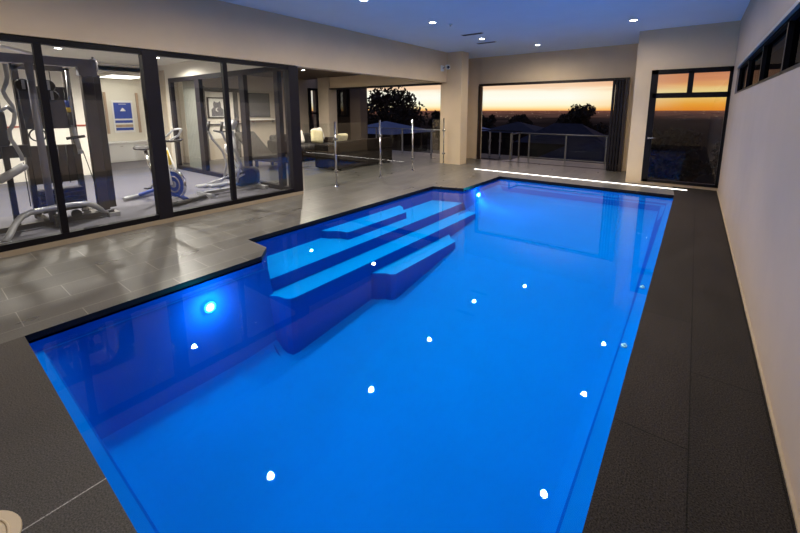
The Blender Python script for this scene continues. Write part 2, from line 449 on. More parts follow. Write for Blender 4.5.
# gym glazing
g = sempty('window_1', (-5.26, 1.5, 0), 'black framed gym glazing of three tall panes', 'window')
MB().box(-5.32, -5.21, -1.6, 3.98, 0, .055).build('sill', 'sill_stone', g)
fr = MB().box(-5.30, -5.22, -1.6, 3.95, .055, .12).box(-5.30, -5.22, -1.6, 3.95, 2.045, 2.11)
fr.box(-5.29, -5.225, .885, .945, .1, 2.05).box(-5.29, -5.225, 2.755, 2.815, .1, 2.05)
fr.build('frame', 'black_alu', g)
MB().box(-5.32, -5.212, 1.80, 1.955, .055, 2.10).build('post', 'dark_alu', g)
MB().box(-5.36, -5.212, 3.80, 3.98, .055, 2.10).build('post', 'dark_alu', g)
for a, b in ((-1.6, .9), (.93, 1.82), (1.94, 2.77), (2.80, 3.82)):
    MB().quad((-5.26, a, .1), (-5.26, b, .1), (-5.26, b, 2.06), (-5.26, a, 2.06)).build('pane', 'glass', g)

# gym shell
struct('ceiling', MB().box(-10.7, -5.36, -1.6, 4.05, 2.45, 2.55).box(-13.3, -10.6, 2.6, 4.7, 2.28, 2.38), 'gym_white', 'white gym ceiling behind the glazing', 'ceiling')
gw = MB().box(-10.75, -10.6, -1.6, 2.78, 0, 2.45).box(-10.75, -10.6, 3.62, 4.05, 0, 2.45).box(-10.75, -10.6, 2.78, 3.62, 2.20, 2.45)
struct('wall_gym_back', gw, 'gym_white', 'white rear wall of the gym', 'wall')
ga = MB().box(-13.3, -13.1, 2.6, 4.7, 0, 2.4).box(-13.1, -10.75, 2.6, 2.74, 0, 2.4).box(-13.1, -10.75, 4.56, 4.7, 0, 2.4)
struct('wall_gym_alcove', ga, 'gym_white', 'white recess walls behind the gym', 'wall')
struct('wall_gym_near', MB().box(-10.7, -5.42, -1.8, -1.6, 0, 2.5), 'gym_white', 'white near wall of the gym', 'wall')
struct('trim_2', MB().box(-10.6, -10.585, -1.6, 2.6, 1.07, 1.10), 'red_stripe', 'red brown stripe along the white gym wall', 'trim')
struct('wall_gym_end', MB().box(-10.6, -10.02, 3.95, 4.05, 0, 2.45).box(-10.02, -5.42, 3.95, 4.05, 2.14, 2.45), 'gym_white', 'white end wall of the gym above the inner glazing', 'wall')
struct('trim_3', MB().box(-10.46, -10.20, 3.93, 3.95, 0, 2.34), 'gym_beige', 'beige strip on the gym end wall', 'trim')
g2 = sempty('window_2', (-7.7, 4., 0), 'dark framed inner glazing at the end of the gym', 'window')
fr = MB().box(-10.02, -5.36, 3.94, 4.02, 2.05, 2.14).box(-10.02, -5.36, 3.94, 4.02, 0, .08)
for a, b in ((-10.02, -9.9), (-8.72, -8.52), (-6.95, -6.78), (-5.84, -5.72)): fr.box(a, b, 3.94, 4.02, .08, 2.06)
fr.build('frame', 'dark_alu', g2)
for a, b in ((-9.9, -8.7), (-8.55, -6.95), (-6.8, -5.83)):
    MB().quad((a, 3.98, .08), (b, 3.98, .08), (b, 3.98, 2.06), (a, 3.98, 2.06)).build('pane', 'glass', g2)

# hall / terrace room
struct('ceiling', MB().box(-11.2, -5.42, 4.05, 8.72, 2.44, 2.54), 'timber_ceiling', 'dark timber ceiling of the terrace room', 'ceiling')
hw = MB().box(-11.2, -11.0, 4.05, 7.98, 0, 2.5).box(-11.2, -11.0, 8.22, 8.80, 0, 2.5).box(-11.2, -11.0, 7.98, 8.22, 2.12, 2.5).box(-11.2, -11.0, 8.80, 9.2, 2.10, 2.5).box(-11.2, -11., 9.15, 9.5, 0, 2.5).box(-11.2, -11., 8.8, 9.2, 0, .3)
struct('wall_terrace', hw, 'gym_beige', 'beige rear wall of the terrace room', 'wall')
hp = MB().box(-11.0, -10.985, 5.18, 6.18, .6, 1.92)
struct('wall_hall_panel', hp, 'gym_white', 'white wall panel behind the framed picture', 'wall')
d1 = sempty('door_1', (-10.98, 5.7, 0), 'dark door frame around white panel seen through the gym', 'door')
MB().box(-10.985, -10.93, 5.04, 5.20, 0, 2.06).box(-10.985, -10.93, 6.02, 6.14, 0, 2.0).box(-10.985, -10.93, 6.28, 6.42, 0, 2.3).box(-10.985, -10.93, 5.04, 6.3, 1.92, 2.03).box(-10.985, -10.94, 5.1, 6.3, .98, 1.02).build('frame', 'dark_alu', d1)
d2 = sempty('door_2', (-11, 8.1, 0), 'tall dark framed door on the terrace room wall', 'door')
MB().box(-11.03, -10.96, 7.95, 8.02, 0, 2.14).box(-11.03, -10.96, 8.2, 8.27, 0, 2.14).box(-11.03, -10.96, 7.95, 8.27, 2.1, 2.17).build('frame', 'dark_alu', d2)
MB().quad((-11.05, 8.0, 0), (-11.05, 8.22, 0), (-11.05, 8.22, 2.1), (-11.05, 8.0, 2.1)).build('pane', 'window_glass', d2)
w3 = sempty('window_3', (-11, 9, .3), 'narrow dark framed window showing orange sunset beside the terrace column', 'window')
MB().box(-11.03, -10.96, 8.77, 8.89, .3, 2.16).box(-11.03, -10.96, 9.13, 9.2, .3, 2.16).box(-11.03, -10.96, 8.77, 9.2, 2.09, 2.17).box(-11.03, -10.96, 8.77, 9.2, .28, .34).box(-11.03, -10.96, 8.8, 9.2, 1.27, 1.33).build('frame', 'dark_alu', w3)
MB().quad((-11.05, 8.85, .3), (-11.05, 9.15, .3), (-11.05, 9.15, 2.12), (-11.05, 8.85, 2.12)).build('pane', 'window_glass', w3)
struct('wall_terrace_column', MB().box(-10.03, -9.54, 8.42, 8.78, 0, 2.46), 'gym_beige', 'cream column at the corner of the terrace room', 'wall')
struct('wall_terrace_beam', MB().box(-9.54, -5.36, 8.50, 8.72, 2.09, 2.46), 'plaster', 'beige beam over the terrace opening', 'wall')
struct('trim_4', MB().box(-9.54, -5.37, 8.47, 8.76, 2.06, 2.095), 'dark_alu', 'dark track under the terrace beam', 'trim')
MB_ = MB().box(-11.2, -9.86, 9.76, 9.95, 0, 2.5)
struct('wall_wing', MB_, 'brown_alu', 'dark brown wall of the house wing past the terrace', 'wall')
wg = sempty('window_4', (-10.4, 9.7, 1.2), 'dark window with orange reflection on the house wing', 'window')
MB().box(-10.98, -9.98, 9.68, 9.73, 1.17, 1.22).box(-10.98, -9.98, 9.68, 9.73, 2.3, 2.36).box(-10.98, -10.92, 9.68, 9.73, 1.2, 2.33).box(-10.04, -9.98, 9.68, 9.73, 1.2, 2.33).box(-10.55, -10.51, 9.68, 9.73, 1.2, 2.33).build('frame', 'dark_alu', wg)
MB().quad((-10.95, 9.715, 1.2), (-10.0, 9.715, 1.2), (-10.0, 9.715, 2.32), (-10.95, 9.715, 2.32)).build('pane', 'fence_glass', wg)
struct('wall_wing_pillar', MB().box(-9.86, -9.36, 9.70, 10.05, 0, 2.5), 'taupe', 'dark taupe pillar of the house wing', 'wall')

# far opening
d3 = sempty('door_3', (-3.1, 10., 0), 'dark track and jamb around the wide far opening', 'door')
MB().box(-1.335, -1.27, 9.80, 10.06, 0, 2.08).box(-4.98, -1.27, 9.95, 10.06, 2.06, 2.12).box(-5.0, -4.93, 9.96, 10.06, 0, 2.08).box(-4.95, -1.28, 9.97, 10.05, 0, .006).build('frame', 'brown_alu', d3)
for i, (x, a) in enumerate(((-1.56, 2), (-1.50, 2), (-1.44, 2), (-1.38, 2))):
    t = empty('folding_door_leaf', (x, 10.0, 0), ['dark folding door leaf at the open end of the stack', 'dark folding door leaf second from the open end', 'dark folding door leaf third from the open end', 'dark folding door leaf folded against the jamb'][i], 'folding door', 'folding door leaves stacked beside the far opening')
    c, s_ = math.sin(R(a)), math.cos(R(a))
    fr = MB(); gl = MB()
    p = Vector((x, 9.82, 0)); q = Vector((x + c * .6, 9.82 + s_ * .6, 0))
    for zz in (.05, 2.02): fr.bar(p + Vector((0, 0, zz)), q + Vector((0, 0, zz)), .04, .09)
    for e in (p, q): fr.bar(e + Vector((0, 0, .01)), e + Vector((0, 0, 2.06)), .045, .06)
    fr.build('frame', 'dark_alu', t)
    gl.quad(p + Vector((0, 0, .08)), q + Vector((0, 0, .08)), q + Vector((0, 0, 2.0)), p + Vector((0, 0, 2.0))).build('pane', 'window_glass', t)

# tall window
w5 = sempty('window_5', (-.13, 8.5, .05), 'tall black framed window with two top lights beside the side wall', 'window')
fr = MB().box(-.74, .42, 8.46, 8.54, 2.04, 2.12).box(-.74, .42, 8.46, 8.54, .05, .10).box(-.74, -.635, 8.46, 8.54, .05, 2.12).box(.375, .42, 8.46, 8.54, .05, 2.12).box(-.7, .4, 8.46, 8.54, 1.615, 1.705).box(-.185, -.105, 8.46, 8.54, 1.7, 2.08)
fr.build('frame', 'black_alu', w5)
for a, b, c, d in ((-.64, .38, .1, 1.62), (-.64, -.18, 1.7, 2.05), (-.11, .38, 1.7, 2.05)):
    MB().quad((a, 8.5, c), (b, 8.5, c), (b, 8.5, d), (a, 8.5, d)).build('pane', 'window_glass', w5)
h = MB().cyl((-.685, 8.46, .88), (-.685, 8.42, .88), .018, n=14).tube([(-.685, 8.42, .88), (-.62, 8.415, .885), (-.57, 8.42, .88)], .01, 8)
h.build('handle', 'chrome', w5)

# strip window in the side wall
w6 = sempty('window_6', (.5, 3, 1.63), 'long high strip window in the side wall', 'window')
fr = MB().box(.44, .50, -1.6, 7.6, 1.63, 1.665).box(.44, .50, -1.6, 7.6, 1.995, 2.03)
for y in (7.56, 6.3, 5.0, 3.75, 2.5, 1.2): fr.box(.44, .50, y - .025, y + .025, 1.64, 2.02)
fr.build('frame', 'black_alu', w6)
MB().quad((.47, -1.6, 1.64), (.47, 7.6, 1.64), (.47, 7.6, 2.02), (.47, -1.6, 2.02)).build('pane', 'strip_glass', w6)
struct('trim_5', MB().box(.405, .43, -1.6, 7.64, 2.005, 2.035), 'silver_paint', 'pale metal head trim over the strip window', 'trim')
struct('wall_neighbour', MB().box(1.5, 1.7, -2, 24, -3, 4.6), 'house_wall', 'dark boundary wall outside the strip window', 'wall')

# LED strip in the floor
t = empty('led_strip', (-2.08, 8.17, 0), 'bright white light strip set across the paving behind the pool', 'light strip')
MB().box(-4.15, 0., 8.135, 8.205, 0.001, .006).build('channel', 'silver_paint', t)
MB().box(-4.14, -.01, 8.145, 8.195, .006, .010).build('diffuser', 'led_glow', t)

# ------------------------------------------------------------------ downlights
def downlight(x, y, z, label, e=58, r=.045, grp='downlights in the pool ceiling', glow='lamp_glow', col=(1, .88, .74), size=178, name='ceiling_downlight', narrow=0):
    t = empty(name, (x, y, z), label, 'downlight', grp)
    MB().ring((x, y, z - .004), (0, 0, 1), r + .012, .008, 24, 8).build('trim_ring', 'white_plastic', t)
    MB().cyl((x, y, z - .001), (x, y, z - .006), r, n=24).build('lens', glow, t)
    lamp('SPOT', (x, y, z - .03), e, col, t, aim=(0, 0, -1), spot_size=R(size), spot_blend=.9, shadow_soft_size=.03)
    if narrow: lamp('SPOT', (x, y, z - .025), narrow, col, t, aim=(0, 0, -1), spot_size=R(84), spot_blend=1., shadow_soft_size=.03)
    return t
for y, l in ((.36, 'unseen added downlight over the paving beside near pool corner'), (2.12, 'downlight mirrored near the middle of the near water, steps-side row'), (3.9, 'ceiling downlight above the near end of the steps'), (5.55, 'ceiling downlight above the middle of the steps'), (7.38, 'ceiling downlight above far steps-side pool corner beside the vents')):
    downlight(-3.66, y, HC, l, 84, narrow=55 if y < 3 else 145)  # the nearest one is unseen, added along the row to brighten the near end
for y, l in ((2.1, 'downlight above deep near end of the pool, side wall row'), (3.87, 'second downlight along the row by the side wall'), (5.8, 'third downlight along the row by the side wall'), (7.38, 'ceiling downlight just before the pale pier')):
    downlight(-.97, y, HC, l, 50, narrow=200)
downlight(-3.0, 8.82, HC, 'ceiling downlight centred before the wide far opening', 75, narrow=90)
downlight(-8.35, 6.55, 2.44, 'small downlight in the dark timber ceiling', 260, grp='downlights in the terrace ceiling')
downlight(-6.3, 6.9, 2.44, 'downlight in timber ceiling behind the beige bulkhead', 170, grp='downlights in the terrace ceiling')
for x, y, l in ((-6.4, 2.5, 'gym downlight over the exercise bike'), (-6.9, .9, 'gym downlight over the weight machine'), (-8.8, 1.8, 'gym downlight over the open carpet'), (-8.8, 3.3, 'gym downlight near the inner glazing')):
    downlight(x, y, 2.45, l, 290, grp='downlights in the gym ceiling', col=(1, .93, .82), size=165)
downlight(-9.6, 5.6, 2.44, 'hall downlight before the framed picture', 260, grp='downlights in the terrace ceiling', size=150)
t = empty('lit_ceiling_patch', (-12.1, 3.7, 2.28), 'glowing panel standing for the lit ceiling of the gym recess', 'ceiling glow patch')
MB().box(-12.7, -11.5, 3.35, 4.05, 2.262, 2.27).build('diffuser', 'gym_glow', t)  # glow stands in for a brightly lit part of the recess ceiling
MB().box(-12.74, -11.46, 3.31, 4.09, 2.27, 2.28).build('frame', 'white_plastic', t)

# vents, detector, camera, skimmer lid
for x, y, l in ((-3.6, 6.84, 'dark slotted air vent in ceiling nearer the camera'), (-3.79, 7.86, 'slotted air vent in ceiling close to the column')):
    t = empty('air_vent', (x, y, HC), l, 'air vent')
    MB().box(x - .22, x + .22, y - .05, y + .05, HC - .006, HC).build('frame', 'vent_white', t)
    sl = MB()
    for k in range(4): sl.box(x - .2, x + .2, y - .04 + k * .022, y - .028 + k * .022, HC - .012, HC - .006)
    sl.build('slat', 'vent_dark', t)
t = empty('smoke_detector', (-3.5, 5.86, HC), 'small pale round smoke detector beside a ceiling downlight', 'smoke detector')
MB().cyl((-3.5, 5.86, HC), (-3.5, 5.86, HC - .025), .04, .03).build('housing', 'white_plastic', t)
MB().cyl((-3.5, 5.86, HC - .025), (-3.5, 5.86, HC - .03), .012).build('sensor', 'vent_dark', t)

t = empty('security_camera', (-5.22, 8.4, 2.42), 'small white security camera mounted high beside the column', 'security camera')
MB().box(-5.22, -5.195, 8.30, 8.42, 2.36, 2.50).build('wall_plate', 'white_plastic', t)
MB().tube([(-5.2, 8.37, 2.43), (-5.14, 8.37, 2.46), (-5.10, 8.36, 2.47)], .016, 8).build('arm', 'silver_paint', t)
hd = MB().rbox((-5.04, 8.34, 2.455), (.17, .115, .115), (0, R(15), R(-50)), .04).build('housing', 'white_plastic', t)
MB().cyl((-5.0, 8.29, 2.445), (-4.975, 8.26, 2.435), .036).build('lens', 'tv_black', t)

t = empty('skimmer_lid', (-1.73, -.08, 0), 'cream round skimmer lid set in the dark granite', 'skimmer lid')
MB().cyl((-1.73, -.08, 0.001), (-1.73, -.08, .008), .155, .152, n=48).build('rim', 'lid', t)
MB().ring((-1.73, -.08, .008), (0, 0, 1), .122, .004, 48, 8).cyl((-1.73, -.08, 0.008), (-1.73, -.08, .0105), .118, .116, n=48).build('cover', 'lid', t)

# ------------------------------------------------------------------ glass pool fence
t = empty('glass_pool_fence', (-5.22, 6.2, 0), 'clear glass pool fence between chrome posts along the terrace edge', 'glass fence')
FY = (4.74, 5.98, 7.12, 8.50)
for y in FY:
    p = MB().cyl((-5.22, y, 0), (-5.22, y, .02), .045, n=18).cyl((-5.22, y, .02), (-5.22, y, 1.19), .017, n=14).cyl((-5.22, y, 1.19), (-5.22, y, 1.2), .017, .012, n=14)
    po = p.build('post', 'chrome', t)
    for zc in (.86, .26): MB().box(-5.25, -5.19, y - .032, y + .032, zc, zc + .04).build('clamp', 'dull_steel', po)
for a, b in zip((3.99,) + FY, FY):
    MB().quad((-5.22, a + .03, .04), (-5.22, b - .03, .04), (-5.22, b - .03, 1.17), (-5.22, a + .03, 1.17)).build('pane', 'fence_glass', t)

# balustrade beyond the far opening
t = empty('balustrade', (-2.9, 10.95, 0), 'metal rail balustrade with glass infill beyond the far opening', 'balustrade')
MB().tube([(-4.12, 10.3, .73), (-4.12, 10.95, .73)], .022, 10).tube([(-4.12, 10.95, .73), (-1.0, 10.95, .73)], .022, 10).build('top_rail', 'dull_steel', t)
MB().box(-4.1, -1.0, 10.935, 10.965, .03, .06).build('bottom_rail', 'dull_steel', t)
for x, y in ((-4.12, 10.95), (-3.82, 10.95), (-2.8, 10.95), (-1.8, 10.95), (-4.12, 10.32)):
    MB().box(x - .018, x + .018, y - .018, y + .018, 0, .72).build('post', 'dull_steel', t)
for a, b in ((-3.78, -2.84), (-2.76, -1.84), (-1.76, -1.02)):
    MB().quad((a, 10.95, .08), (b, 10.95, .08), (b, 10.95, .68), (a, 10.95, .68)).build('pane', 'bal_glass', t)
t = empty('side_balustrade', (-5.8, 11.6, -.2), 'low dark glass balustrade left of the balcony corner', 'balustrade')
MB().tube([(-7.6, 11.6, .80), (-4.3, 11.6, .74)], .018, 8).build('top_rail', 'dark_alu', t)
for x in (-6.6, -5.9, -5.35, -5.0, -4.6):
    MB().box(x - .02, x + .02, 11.58, 11.62, -.1, .7).box(x - .03, x + .03, 11.57, 11.63, .38, .46).build('post', 'grey_paint', t)
struct('floor', MB().box(-8, -4.16, 11.04, 12.2, -.3, -.1), 'coping', 'dark ledge outside the balcony', 'floor')
t = empty('terrace_balustrade', (-6.9, 9.7, 0), 'dark glass balustrade with slim top rail at the terrace edge', 'balustrade')
MB().tube([(-9.3, 10.0, .80), (-5.4, 10.0, .80)], .016, 8).build('top_rail', 'steel', t)
for x in (-8.9, -7.75, -6.6, -5.5):
    MB().box(x - .02, x + .02, 9.98, 10.02, 0, .79).build('post', 'grey_paint', t)
for a, b in ((-8.86, -7.79), (-7.71, -6.64), (-6.56, -5.54)):
    MB().quad((a, 10.0, .06), (b, 10.0, .06), (b, 10.0, .78), (a, 10.0, .78)).build('pane', 'window_glass', t)

# ------------------------------------------------------------------ terrace furniture
t = empty('wicker_sofa', (-6.95, 7.0, 0), 'dark wicker outdoor sofa with its back along the glass fence', 'sofa')
MB().rbox((-6.95, 7.0, .2), (.85, 1.9, .32), r=.03).build('base', 'wicker', t)
MB().rbox((-6.60, 7.0, .36), (.14, 1.98, .66), r=.04).build('backrest', 'wicker', t)
for y in (6.06, 7.94): MB().rbox((-6.98, y, .31), (.78, .14, .58), r=.04).build('armrest', 'wicker', t)
MB().rbox((-7.02, 7.0, .41), (.70, 1.7, .12), r=.04).build('seat_cushion', 'dark_cushion', t)
for x in (-7.3, -6.6):
    for y in (6.1, 7.9): MB().box(x - .03, x + .03, y - .03, y + .03, 0, .06).build('leg', 'black_alu', t)
o = MB().rbox((-6.85, 6.42, .67), (.12, .34, .36), (0, R(16), R(8)), r=.05).build('cushion', 'cream_cushion')
tag(o, 'cream cushion peeping over the back of the wicker sofa', 'cushion')
t = empty('lounge_sofa', (-8.9, 7.1, 0), 'dark low sofa with pale cushions before the cream column', 'sofa')
MB().rbox((-8.95, 7.0, .18), (.9, 1.7, .28), r=.04).build('base', 'wicker', t)
MB().rbox((-9.32, 7.0, .42), (.2, 1.8, .62), r=.07).build('backrest', 'dark_cushion', t)
for y in (6.1, 7.86): MB().rbox((-8.95, y, .31), (.9, .16, .56), r=.05).build('armrest', 'wicker', t)
MB().rbox((-8.88, 7.0, .37), (.76, 1.58, .14), r=.05).build('seat_cushion', 'dark_cushion', t)
for x in (-9.3, -8.6):
    for y in (6.25, 7.75): MB().box(x - .03, x + .03, y - .03, y + .03, 0, .05).build('leg', 'black_alu', t)
for y, z, rx, mt, l in ((7.45, .62, 8, 'white_cushion', 'white scatter cushion propped against the sofa armrest'), (7.24, .57, -10, 'cream_cushion', 'yellowish cushion leaning in front of the white one'), (6.72, .58, 4, 'white_cushion', 'white cushion at the post end of the dark sofa')):
    o = MB().rbox((-8.96 if mt == 'white_cushion' else -8.74, y, z + .075), (.14, .38, .38), (R(rx), R(-18), R(-8)), r=.065, n=4).build('cushion', mt)
    tag(o, l, 'cushion', 'scatter cushions on the dark sofa')
t = empty('chaise_lounge', (-8.6, 5.3, 0), 'dark sloping chaise lounge seen through the gym glazing', 'chaise lounge')
MB().rbox((-8.2, 5.5, .24), (1.1, .6, .14), (0, 0, R(10)), r=.04).build('seat', 'wicker', t)
MB().rbox((-8.95, 5.38, .52), (.95, .6, .1), (0, R(42), R(10)), r=.04).build('backrest', 'wicker', t)
for x, y in ((-7.8, 5.35), (-7.9, 5.8), (-8.6, 5.2), (-8.7, 5.7)): MB().box(x - .03, x + .03, y - .03, y + .03, 0, .2).build('leg', 'black_alu', t)

t = empty('television', (-10.97, 6.86, 1.56), 'dark flat television on the wall seen through the gym glass', 'television')
MB().box(-10.998, -10.96, 6.50, 7.22, 1.19, 1.93).build('case', 'tv_black', t)
MB().box(-10.96, -10.957, 6.53, 7.19, 1.22, 1.90).build('screen', 'smoke_panel', t)
t = empty('wall_shelf', (-10.9, 7.0, 1.1), 'thin pale wall shelf beneath the television', 'shelf')
MB().box(-11.0, -10.75, 6.4, 7.5, 1.10, 1.13).build('board', 'mat_board', t)
for y in (6.6, 7.3): MB().box(-11.0, -10.85, y - .015, y + .015, 1.02, 1.10).build('bracket', 'steel', t)

t = empty('framed_picture', (-10.97, 5.52, 1.45), 'black framed picture of a dark abstract shape on white', 'framed picture')
MB().box(-10.985, -10.95, 5.25, 5.29, 1.18, 1.77).box(-10.985, -10.95, 5.75, 5.79, 1.18, 1.77).box(-10.985, -10.95, 5.25, 5.79, 1.73, 1.77).box(-10.985, -10.95, 5.25, 5.79, 1.18, 1.22).build('frame', 'black_alu', t)
MB().box(-10.985, -10.97, 5.28, 5.76, 1.2, 1.75).build('mount', 'mat_board', t)
pa = MB()
pa.add([(-10.965, y, z) for y, z in ((5.36, 1.24), (5.70, 1.24), (5.70, 1.42), (5.64, 1.48), (5.64, 1.60), (5.61, 1.66), (5.56, 1.62), (5.50, 1.62), (5.45, 1.66), (5.42, 1.60), (5.42, 1.48), (5.36, 1.42))], [tuple(range(12))])
pa.build('print', 'art_dark', t)
cr = MB(); n = 14
ou = [(5.53 + .055 * math.cos(R(60 + 240 * k / n)), 1.42 + .055 * math.sin(R(60 + 240 * k / n))) for k in range(n + 1)]
inn = [(5.555 + .04 * math.cos(R(75 + 210 * k / n)), 1.42 + .045 * math.sin(R(75 + 210 * k / n))) for k in range(n + 1)]
cr.add([(-10.962, y, z) for y, z in ou + inn], [(k, k + 1, n + 2 + k, n + 1 + k) for k in range(n)])
cr.build('crescent', 'mat_board', t)

# gym recess: poster, side poster strips, cabinet
def poster():
    X = -13.09
    t = empty('wall_poster', (X, 3.9, 1.2), 'blue poster with white triangle hung in the gym recess', 'poster')
    MB().box(X, X + .01, 3.64, 4.14, .78, 1.68).build('backing', 'poster_white', t)
    MB().box(X + .01, X + .014, 3.68, 4.10, 1.17, 1.62).build('print', 'poster_blue', t)
    MB().add([(X + .018, y, z) for y, z in ((3.82, 1.38), (3.96, 1.38), (3.92, 1.44), (3.89, 1.48), (3.85, 1.44))], [(0, 1, 2, 3, 4)]).box(X + .014, X + .018, 3.80, 3.98, 1.57, 1.585).build('emblem', 'poster_white', t)
    for z in (.84, .93, 1.05): MB().box(X + .01, X + .014, 3.68, 4.10, z, z + .075).build('text_band', 'poster_blue' if z != .93 else 'wood_frame', t)
poster()
for y, l in ((3.50, 'narrow reddish timber upright beside the blue poster'), (4.26, 'narrow pale timber upright on the far side of the poster')):
    o = MB().box(-13.09, -13.05, y - .028, y + .028, .76, 1.9).build('timber_upright', 'wood_frame'); tag(o, l, 'timber board')
t = empty('white_cabinet', (-12.8, 3.95, 0), 'low white cabinet in the gym recess under the poster', 'cabinet')
MB().box(-13.09, -12.55, 3.3, 4.5, .0, .50).build('carcass', 'white_plastic', t)
MB().box(-13.09, -12.52, 3.27, 4.53, .50, .54).build('top', 'poster_white', t)
for y in (3.32, 3.92):
    d = MB().box(-12.55, -12.53, y, y + .56, .05, .48).build('door', 'poster_white', t)
    MB().box(-12.53, -12.515, y + .25, y + .31, .42, .44).build('handle', 'steel', d)
t = empty('curtain', (-9.9, 4.25, 0), 'pale grey sheer curtain behind the inner glazing', 'curtain')
cu = MB(); n = 60
pts = [(-9.92 + .95 * k / n, 4.22 + .035 * math.sin(k * 1.25)) for k in range(n + 1)]
cu.add([(x, y, .03) for x, y in pts] + [(x, y, 2.2) for x, y in pts], [(k, k + 1, n + 2 + k, n + 1 + k) for k in range(n)], True)
cu.build('fabric', 'sheer', t)
MB().tube([(-10.0, 4.22, 2.22), (-8.9, 4.22, 2.22)], .012, 8).build('rod', 'dark_alu', t)

# ------------------------------------------------------------------ multi gym
t = empty('multi_gym', (-6.5, 1.1, 0), 'large grey cable weight machine behind the front glass', 'exercise machine')
X, XR = -6.2, -6.7
MB().box(X - .06, X + .04, .05, 1.60, 1.93, 2.03).build('head_beam', 'grey_paint', t)
fr = MB()
for y in (.93, 1.41): fr.box(XR - .04, XR + .04, y - .03, y + .03, .03, 1.97)
fr.box(XR - .04, XR + .04, .90, 1.44, 1.90, 1.97).box(XR - .04, X, .91, .97, 1.94, 2.0).box(XR - .04, X, 1.38, 1.44, 1.94, 2.0).box(XR - .04, X, .91, .97, .02, .08).box(XR - .04, X, 1.38, 1.44, .02, .08).box(X - .03, X + .03, .4, 1.6, .02, .08)
fr.build('rear_frame', 'shroud', t)
MB().cyl((X + .02, .985, .06), (X + .02, .985, 1.95), .036, n=14).build('upright', 'grey_paint', t)
MB().box(X - .06, X + .06, 1.42, 1.60, 1.83, 1.93).rbox((X, 1.585, 1.96), (.11, .09, .17), r=.04).cyl((X, 1.59, 2.03), (X, 1.59, 2.07), .012, n=10).build('corner_cap', 'grey_paint', t)
MB().box(X - .05, X + .05, 1.44, 1.555, .10, 1.85).build('weight_shroud', 'shroud', t)
MB().box(X - .16, X - .06, 1.585, 1.655, .10, 1.85).build('weight_shroud', 'shroud', t)
MB().box(X - .10, X - .08, 1.56, 1.58, .5, 1.80).build('shroud_trim', 'steel', t)
MB().box(XR + .04, XR + .07, .90, 1.43, 1.17, 1.70).build('rear_panel', 'smoke_panel', t)
MB().box(XR + .04, XR + .09, .90, 1.40, .47, .96).build('lower_panel', 'shroud', t)
MB().box(XR + .0, XR + .1, .10, .95, .83, .98).build('cross_member', 'black_pad', t)
for z in (.17, .23, .29, .35, .41): MB().box(XR + .05, XR + .25, .95, 1.37, z - .055, z - .01).build('weight_plate', 'black_pad', t)
for y, z in ((.95, 1.70), (1.17, 1.70), (1.19, 1.58)):
    pu = MB().cyl((X - .25, y, z), (X - .215, y, z), .062, n=24).ring((X - .2325, y, z), (1, 0, 0), .062, .01).build('pulley', 'black_pad', t)
    MB().cyl((X - .26, y, z), (X - .205, y, z), .016, n=12).box(X - .212, X - .204, y - .014, y + .014, z - .05, z + .06).build('hub', 'silver_paint', pu)
MB().ring((X - .3, 1.02, 1.10), (1, 0, .2), .075, .009).build('hand_wheel', 'black_pad', t)
cb = MB()
for pts in ([(X - .23, .90, 1.70), (X - .23, .92, .4)], [(X - .23, 1.10, 1.70), (X - .23, 1.12, .5)], [(XR, 1.05, 1.9), (XR, 1.05, 1.7)], [(XR, 1.15, 1.9), (XR, 1.15, 1.7)], [(XR, 1.25, 1.9), (XR, 1.25, 1.7)], [(XR + .1, 1.2, .96), (XR + .1, 1.2, .45)], [(XR + .1, 1.28, .96), (XR + .1, 1.28, .45)], [(XR + .1, 1.34, 1.7), (XR + .1, 1.36, .45)],
            [(X + .02, 1.36, .9), (X - .05, 1.50, .18)], [(X + .1, .80, .82), (X + .1, .80, .3)], [(X + .02, 1.2, .12), (X + .02, 1.5, .15)]):
    cb.tube(pts, .005, 6)
cb.build('cable', 'cable', t)
P_ = [(.78, 1.90), (.78, 1.76), (.765, 1.70), (.73, 1.61), (.745, 1.54), (.78, 1.46), (.79, 1.36), (.77, 1.26), (.725, 1.18), (.725, 1.09), (.76, .99), (.785, .90), (.79, .84)]
MB().tube([(-6.05, y, z) for y, z in P_], .019, 12).build('press_arm', 'silver_paint', t)
MB().tube([(-6.05, .785, 1.38), (-6.02, .74, 1.44), (-5.98, .68, 1.40)], .018, 10).build('press_grip', 'silver_paint', t)
MB().tube([(X - .1, .1, 2.08), (X - .1, .5, 2.10), (X - .1, .82, 2.11), (X - .08, .95, 2.08), (X - .06, 1.05, 2.05), (X - .05, 1.2, 2.03)], .018, 12).build('pulldown_bar', 'foil_white', t)
MB().rbox((X + .0, .62, 1.2), (.1, .22, .40), (0, R(-8), 0), r=.03).build('back_pad', 'black_pad', t)
MB().rbox((X + .05, .70, .70), (.20, .30, .07), (R(32), 0, 0), r=.03).build('seat_pad', 'silver_paint', t)
MB().box(X - .06, X + .0, .66, .71, .03, 1.93).build('seat_post', 'black_pad', t)
MB().cyl((X + .0, 1.30, 1.20), (X + .0, 1.32, 1.88), .018, n=12).build('arm_rod', 'silver_paint', t)
hn = MB().cyl((X + .03, 1.275, 1.44), (X + .03, 1.27, 1.52), .02, n=12).build('cable_handle', 'blue_plastic', t)
MB().cyl((X + .03, 1.28, 1.38), (X + .03, 1.277, 1.435), .02, n=12).build('handle_collar', 'yellow_plastic', hn)
MB().cyl((X + .03, 1.28, 1.22), (X + .03, 1.28, 1.38), .024, n=10).build('arm_joint', 'black_pad', t)
MB().cyl((X + .0, 1.30, 1.20), (X + .0, 1.335, .92), .024, n=10).cyl((X + .0, 1.335, .92), (X + .0, 1.34, .86), .026, n=10).build('arm_lever', 'silver_paint', t)
MB().cyl((X + .02, 1.22, 1.06), (X + .02, 1.40, 1.08), .018, n=10).build('grip', 'black_pad', t)
